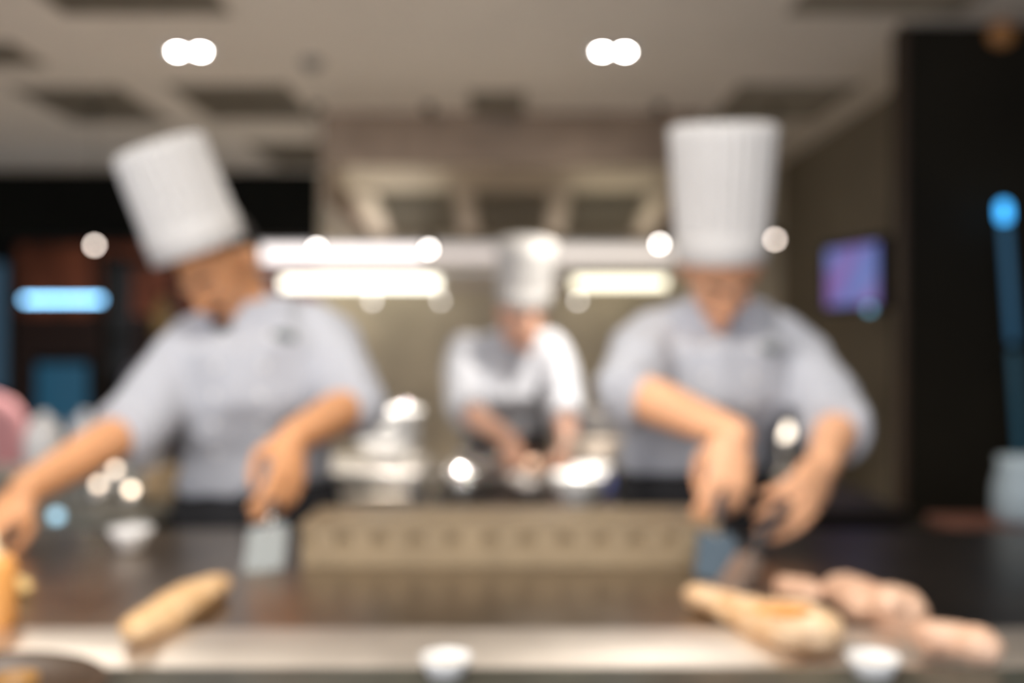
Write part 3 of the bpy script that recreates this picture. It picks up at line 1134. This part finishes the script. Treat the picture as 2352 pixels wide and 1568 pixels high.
# lamp seen between the arm and the body of the right chef
c = P(1800, 990, 3.3)
ld = empty('table_lamp', (c.x, 3.3, .80), 'small bright table lamp seen in the gap between the right chef arm and jacket', 'lamp')
MB().lathe([(.0001, .001), (.05, .001), (.05, .012), (.008, .02), (.007, c.z - .80)], n=24).build('base', STEEL, ld)
MB().ball((0, 0, c.z - .80), .026).build('bulb', glow('table_lamp_glow', (1.0, .86, .70), 3.5), ld)

# ------------------------------------------------------------------ rear cooking line
pt = empty('rear_stove', (.0, 3.0, 0), 'low black rear stove between the two big chefs, behind the exhaust trough', 'stove')
O = V(0, 3.0, 0)
STV = mat('stove_black', (.018, .014, .012), .3, .2)
lb('stove_body', (-.225, 2.66, .1), (1.05, 3.42, .775), STV, pt, O)
lb('stove_top', (-.235, 2.65, .775), (1.06, 3.43, .80), STV, pt, O, bevel=.004)
for x in (-.20, 1.0):
    for y in (2.7, 3.36):
        lb('leg', (x, y, 0), (x + .04, y + .04, .1), STEEL, pt, O)
for i, (x, y) in enumerate(((-.12, 2.95), (.12, 2.95), (.36, 2.95), (-.1, 3.25), (.18, 3.25))):
    g_ = MB()
    for k in range(6):
        a_ = k * math.pi / 3
        g_.tube([V(x, y, .806) + V(math.cos(a_) * .03, math.sin(a_) * .03, 0) - O, V(x, y, .806) + V(math.cos(a_) * .1, math.sin(a_) * .1, 0) - O], .005, 6)
    g_.build('burner_grate', DARK, pt)


def pan(px, py, D, r_, h, label, m, ang, z=.812, full=False):
    c_ = P(px, py, D)
    p_ = empty('frying_pan' if not full else 'stock_pot', (c_.x, D, z), label, 'pan' if not full else 'pot', 'pans and pots on the rear stove', ang)
    MB().lathe([(.0001, 0), (r_ * .8, 0), (r_ * .86, .004), (r_, h), (r_ - .004, h), (r_ * .82, .007), (.0001, .005)], n=40).build('pan_body', m, p_)
    if not full:
        MB().tube([(r_ - .005, 0, h * .8), (r_ + .06, 0, h + .012), (r_ + .16, 0, h + .03)], [.007, .007, .009], 10).build('handle', m, p_)
    else:
        for s in (-1, 1):
            MB().tube([(s * r_, -.03, h * .8), (s * (r_ + .025), -.025, h * .82), (s * (r_ + .025), .025, h * .82), (s * r_, .03, h * .8)], .005, 8).build('handle', m, p_)
    return p_


PAN = mat('used_pan_steel', (.36, .33, .31), .3, .9)
pan(1064, 1090, 2.92, .085, .05, 'shiny steel frying pan on the stove, left of the rear cook hands', CHROME, 4.4)
lid_pan = [o for o in bpy.data.objects if o.name.startswith('frying_pan')][0]
ld_ = MB().lathe([(.082, .051), (.075, .066), (.05, .086), (.02, .096), (.0001, .098)], n=40).build('lid', CHROME, lid_pan)
MB().ball((0, 0, .106), .012).build('lid_knob', CHROME, ld_)
pan(1212, 1100, 2.90, .085, .045, 'steel frying pan under the rear cook hands', PAN, -2.0)
pan(1100, 1070, 3.22, .08, .06, 'grey pan at the back of the stove behind the shiny pan', PAN, 1.9)
pan(1233, 1075, 3.2, .078, .05, 'brownish pan at the back of the stove, right of the rear cook hands', mat('copper_pan', (.5, .33, .24), .35, .9), 1.4)
pan(1378, 1060, 3.12, .10, .13, 'pale steel stock pot beside the right chef elbow', mat('pale_pot', (.72, .62, .52), .4, .6), 0, full=True)
# glint balls: small polished knobs of pan lids
# very bright porcelain bowls
c = P(1312, 1100, 2.72)
BRT = mat('glossy_porcelain', (.90, .89, .87), .12)


def bowl(name, loc, r_, h, label, m, cat='bowl', tilt=None, group=None):
    o_ = empty(name, loc, label, cat, group)
    if tilt:
        o_.rotation_euler = tilt
    MB().lathe([(.0001, .001), (r_ * .45, .001), (r_ * .5, h * .12), (r_ * .85, h * .55), (r_, h), (r_ - .004, h), (r_ * .8, h * .55),
                (r_ * .42, h * .2), (.0001, h * .16)], n=40).build('bowl_body', m, o_)
    MB().lathe([(r_ - .006, h), (r_, h + .003), (r_ + .003, h)], n=40).build('rim', m, o_)
    return o_


w1 = bowl('porcelain_bowl', (P(1328, 1, 2.72).x, 2.72, .801), .07, .085, 'brightly lit white bowl on the front of the rear stove', BRT, group='bright bowls on the rear stove')
w2 = bowl('porcelain_bowl', (P(1362, 1, 2.80).x, 2.88, .8005), .055, .085, 'second brightly lit white bowl behind the first, beside the blue cap', BRT, group='bright bowls on the rear stove')
t = empty('unseen_spotlight', (.28, 2.7, CZ), 'unseen spotlight added to brighten the white bowls on the rear stove', 'spotlight')  # above the frame, added to make the stove bowls very bright
MB().tube([(0, 0, -.001), (0, 0, -.03)], .012).build('stem', DARK, t)
MB().lathe([(.02, -.03), (.035, -.05), (.04, -.085), (.037, -.085), (.02, -.04)], n=24).build('shade', DARK, t)
lamp('spot_bulb', 'SPOT', (0, 0, -.08), 260, NEUT, .03, (-.07, .02, -1), t, spot=22)
t = empty('unseen_spotlight', (-.33, 2.65, CZ), 'unseen spotlight added to brighten the white bowls on the steel warmer', 'spotlight')  # second lamp out of view, added to brighten the stacked bowls
MB().tube([(0, 0, -.001), (0, 0, -.03)], .012).build('stem', DARK, t)
MB().lathe([(.02, -.03), (.035, -.05), (.04, -.085), (.037, -.085), (.02, -.04)], n=24).build('shade', DARK, t)
lamp('spot_bulb', 'SPOT', (0, 0, -.08), 300, NEUT, .03, (-.0, .03, -1), t, spot=22)
t = empty('unseen_spotlight', (.62, 2.55, CZ), 'unseen narrow spotlight aimed at the rear cook', 'spotlight')  # above the frame, put in to brighten the rear cook from the right
MB().tube([(0, 0, -.001), (0, 0, -.03)], .012).build('stem', DARK, t)
MB().lathe([(.02, -.03), (.035, -.05), (.04, -.085), (.037, -.085), (.02, -.04)], n=24).build('shade', DARK, t)
lamp('spot_bulb', 'SPOT', (0, 0, -.08), 170, NEUT, .03, (-.50, 1.05, -1.12), t, spot=24)
c = P(1385, 1103, 2.95)
t = empty('blue_jar', (c.x, 2.95, .801), 'small blue jar just right of the bright white bowls', 'jar')
hh = c.z - .80
MB().lathe([(.0001, 0), (.028, 0), (.03, .006), (.03, hh), (.024, hh + .01), (.0001, hh + .01)], n=24).build('jar_body', mat('blue_glaze', (.10, .14, .42), .3), t)
MB().lathe([(.0001, hh + .02), (.022, hh + .018), (.025, hh + .009), (.022, hh + .009)], n=24).build('lid', mat('blue_lid', (.16, .2, .5), .3), t)

# steel box and the big white bowl stack (left of the stove)
sb = empty('steel_warmer', (-.36, 2.75, 0), 'tall steel food warmer box right of the left chef, under the white bowls', 'food warmer')
O = V(-.36, 2.75, 0)
lb('warmer_body', (-.52, 2.55, .0), (-.245, 2.95, .90), STEEL, sb, O, bevel=.006)
lb('warmer_lid', (-.525, 2.545, .90), (-.24, 2.955, .915), STEEL, sb, O, bevel=.003)
lb('door', (-.50, 2.538, .3), (-.265, 2.55, .86), mat('warmer_door', (.70, .62, .52), .35, .9), sb, O, bevel=.002)
d_ = MB().tube([V(-.29, 2.53, .55) - O, V(-.29, 2.53, .80) - O], .007)
d_.build('handle', CHROME, sb)
b = MB().ball(P(850, 1190, 2.53) - O, .009)  # glowing ball added in place of a glint on the steel
b.build('warmer_glint', glow('warmer_glint_glow', (1.0, .82, .68), 6), sb)
for i, (px, py, D, r_, h, lb_) in enumerate(((893, 1, 2.72, .085, .07, 'lowest of the three white bowls stacked on the steel warmer'),
                                            (895, 1, 2.72, .083, .07, 'middle of the three white bowls stacked on the steel warmer'),
                                            (900, 1, 2.72, .080, .07, 'topmost of the three white bowls stacked on the steel warmer'))):
    bowl('white_bowl', (P(px, 1, D).x, D, .916 + i * .038), r_, h, lb_, BRT, group='white bowls on the steel warmer')
c = P(940, 935, 2.95)
t = empty('sugar_shaker', (c.x, 2.86, .916), 'shiny round topped shaker behind the stacked white bowls', 'shaker')
MB().lathe([(.0001, 0), (.024, 0), (.026, .01), (.022, c.z - .916), (.0001, c.z - .916)], n=24).build('jar_body', PORC, t)
MB().ball((0, 0, c.z - .912), .022).build('dome_cap', CHROME, t)

# glowing balls in steel cups, added to stand for glints on the ware
GLINT = glow('glint_glow', (1.0, .80, .62), 4)
PEARL = glow('small_bulb_glow', (1.0, .86, .76), 8)


def add_glint(px, py, D, zb, label, em, r_=.009):
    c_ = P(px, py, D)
    o_ = empty('added_glint', (c_.x, D, zb), label, 'added glint', 'glowing balls added as glints among the kitchenware')
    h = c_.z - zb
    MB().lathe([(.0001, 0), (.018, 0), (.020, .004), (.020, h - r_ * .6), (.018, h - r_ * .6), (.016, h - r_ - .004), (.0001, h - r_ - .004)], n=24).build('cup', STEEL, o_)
    MB().ball((0, 0, h), r_).build('glint_ball', em, o_)
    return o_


st = empty('service_station', (-1.15, 2.35, 0), 'steel service counter behind the left chef arm, crowded with ware', 'counter')
O = V(-1.15, 2.35, 0)
lb('worktop', (-1.9, 2.02, .86), (-.735, 2.95, .885), mat('dull_worktop', (.20, .20, .175), .45, .8), st, O, bevel=.003)
lb('cabinet', (-1.88, 2.05, .0), (-.75, 2.93, .86), mat('station_front', (.10, .085, .07), .4, .5), st, O)
add_glint(226, 1112, 2.30, .886, 'leftmost of the three warm added glint balls under the left chef forearm', GLINT)
add_glint(265, 1078, 2.42, .886, 'uppermost of the three warm added glint balls under the left chef forearm', GLINT)
add_glint(301, 1124, 2.26, .886, 'rightmost and brightest of the three added glint balls under the left chef forearm', glow('glint_bright_glow', (1.0, .82, .62), 6))
# boxes / ware on the station
WARE = ((-1.42, 2.62, .045, .12, 'grey'), (-1.28, 2.72, .05, .14, 'white'), (-1.14, 2.66, .045, .15, 'clear'), (-1.52, 2.42, .05, .09, 'bluish'),
        (-1.02, 2.78, .05, .12, 'pale'), (-1.66, 2.70, .05, .13, 'tan'))
cols = dict(grey=(.35, .35, .36), white=(.72, .70, .68), clear=(.55, .56, .58), bluish=(.33, .38, .46), pale=(.60, .56, .54), tan=(.48, .36, .28))
for x, y, r_, h, cn in WARE:
    o_ = empty('ceramic_jar', (x, y, .886), '%s ceramic jar among the ware on the service counter at the left' % cn, 'jar', 'jars on the service counter')
    mm = mat('jar_' + cn, cols[cn], .25)
    MB().lathe([(.0001, 0), (r_ * .8, 0), (r_, .02), (r_, h * .75), (r_ * .7, h), (.0001, h)], n=28).build('jar_body', mm, o_)
    MB().lathe([(r_ * .72, h), (r_ * .74, h + .008), (r_ * .3, h + .016), (.012, h + .03), (.0001, h + .032)], n=28).build('lid', mm, o_)
# tan wooden box
tb = empty('wooden_box', (-.79, 2.36, .886), 'tan wooden box right of the added glint balls, beside the left chef jacket hem', 'box')
O = V(-.79, 2.36, .886)
TANW = mat('tan_wood', (.42, .29, .15), .5, var=.15)
lb('box_body', (-.85, 2.30, .8865), (-.745, 2.44, .935), TANW, tb, O, bevel=.002)
lb('lid', (-.853, 2.297, .936), (-.742, 2.443, .947), TANW, tb, O, bevel=.002)
c = P(172, 1168, 2.1)
o_ = empty('blue_indicator', (c.x, 2.045, .80), 'dim blue round light below the added glint balls', 'lamp')
MB().ball((0, -.03, c.z - .80), .012).build('bulb', glow('pale_blue_glow', (.25, .42, .52), 2.6), o_)
MB().tube([(0, .0, c.z - .81), (0, -.026, c.z - .80)], .006).build('bracket', STEEL, o_)

# ------------------------------------------------------------------ background room on the left
bw_ = empty('wood_cabinet', (-2.9, 8.9, 0), 'red brown wooden wall cabinet far behind the left chef', 'cabinet')
O = V(-2.9, 8.9, 0)
lb('cabinet_body', (-4.4, 8.8, 0), (-1.55, 9.2, 2.15), mat('cab_dark', (.06, .028, .018), .5), bw_, O)
for i in range(4):
    x = -4.36 + i * .70
    lb('door', (x, 8.775, 1.48), (x + .64, 8.80, 2.10), REDW, bw_, O, bevel=.004)
sg = empty('tube_sign_lamp', P(153, 688, 7.0), 'bright pale blue horizontal tube lamp at the left, behind the left chef', 'tube lamp')
MB().tube([(-.30, 0, 0), (.30, 0, 0)], .016, 16).build('tube', glow('sky_tube_glow', (.26, .62, 1.0), 5.6), sg)
for s in (-1, 1):
    MB().tube([(s * .31, 0, 0), (s * .345, 0, 0)], .018, 16).build('end_cap', DARK, sg)
    MB().tube([(s * .33, 0, 0), (s * .33, 0, 2.5 - sg.location.z)], .003, 8).build('hanging_wire', DARK, sg)
scn = empty('blue_screen', (-3.35, 7.6, 0), 'dim teal blue lit screen low in the dark room at the left', 'screen')
O = V(-3.35, 7.6, 0)
lb('screen_panel', (-3.62, 7.58, .58), (-3.24, 7.60, 1.08), glow('teal_screen_glow', (.02, .11, .19), .42), scn, O)
lb('screen_case', (-3.65, 7.60, .54), (-3.21, 7.66, 1.12), DARK, scn, O)
lb('stand', (-3.46, 7.60, 0), (-3.40, 7.66, .54), DARK, scn, O)
el = empty('blue_edge_light', (-3.62, 7.0, 0), 'faint blue vertical light strip at the left edge of the picture', 'light strip')
O = V(-3.62, 7.0, 0)
lb('light_strip', (-3.68, 6.98, .9), (-3.56, 7.0, 1.8), glow('navy_glow', (.03, .07, .11), .6), el, O)
lb('post', (-3.68, 7.0, 0), (-3.56, 7.05, 1.85), DARK, el, O)
# chair with pink back
ch = empty('dining_chair', (-1.94, 3.55, 0), 'pink upholstered chair back cut by the left edge of the picture', 'chair')
PINK = mat('pink_fabric', (.55, .26, .27), .8)
O = V(0, 0, 0)
b = MB().loft([(V(0, 0, .55), V(.20, 0, 0), V(0, .03, 0)), (V(0, .01, .80), V(.21, 0, 0), V(0, .035, 0)), (V(0, .02, .98), V(.20, 0, 0), V(0, .035, 0)),
               (V(0, .03, 1.04), V(.15, 0, 0), V(0, .03, 0)), (V(0, .03, 1.07), V(.07, 0, 0), V(0, .015, 0))], 28)
b.build('backrest', PINK, ch)
MB().box((-.21, -.42, .42), (.21, .0, .49)).build('seat', PINK, ch, smooth=False, bevel=.02)
for x in (-.18, .18):
    for y in (-.38, -.02):
        MB().tube([(x, y, .42), (x * 1.05, y, .01)], [.018, .012]).build('leg', WOOD, ch)
# bottles on a shelf behind the left chef
bs_ = empty('bottle_shelf', (-1.95, 5.2, 0), 'dark shelf with ware just left of the left chef shoulder', 'shelf')
O = V(-1.95, 5.2, 0)
lb('upright', (-2.12, 5.15, 0), (-2.08, 5.45, 1.70), DARK, bs_, O)
lb('upright', (-1.62, 5.15, 0), (-1.58, 5.45, 1.70), DARK, bs_, O)
for z in (.93, 1.28, 1.68):
    lb('shelf_board', (-2.08, 5.15, z - .02), (-1.62, 5.45, z), DARK, bs_, O)
tt = empty('folded_towel', (-1.86, 5.28, .931), 'pale lilac towel heap on the shelf left of the left chef sleeve', 'towel')
b = MB()
for i in range(5):
    b.ball(V(random.uniform(-.09, .09), random.uniform(-.05, .05), .06 + random.uniform(0, .14)), (.13, .09, .07))
for v in b.v:
    v.z = max(v.z, .001)
remeshed(b, 'towel_fold', mat('lilac_towel', (.30, .28, .35), .9), tt, (0, 0, 0), .012, 3, fold(.012, 12, 3)).location = (0, 0, 0)
o_ = empty('amber_bottle', (-1.84, 5.25, 1.281), 'amber yellow bottle on the shelf beside the left chef chin', 'bottle')
MB().lathe([(.0001, 0), (.05, 0), (.055, .01), (.055, .12), (.02, .17), (.018, .21), (.0001, .212)], n=28).build('bottle_body', mat('amber_glass', (.35, .22, .07), .3), o_)
MB().lathe([(.019, .205), (.02, .235), (.0001, .236)], n=20).build('cap', DARK, o_)

# steel counter behind the right side of the rear stove
rc = empty('steel_cabinet', (.55, 4.6, 0), 'grey steel cabinet behind the rear cook, between him and the right chef', 'cabinet')
O = V(.55, 4.6, 0)
lb('cabinet_body', (.20, 4.4, .0), (1.35, 4.9, .93), mat('grey_steel', (.55, .52, .50), .45, .7), rc, O, bevel=.004)
for x in (.23, .79):
    d_ = lb('door', (x, 4.385, .15), (x + .53, 4.40, .89), STEEL, rc, O, bevel=.002)
    h_ = MB().tube([V(x + .48, 4.37, .45) - O, V(x + .48, 4.37, .65) - O], .006)
    h_.build('handle', CHROME, d_)
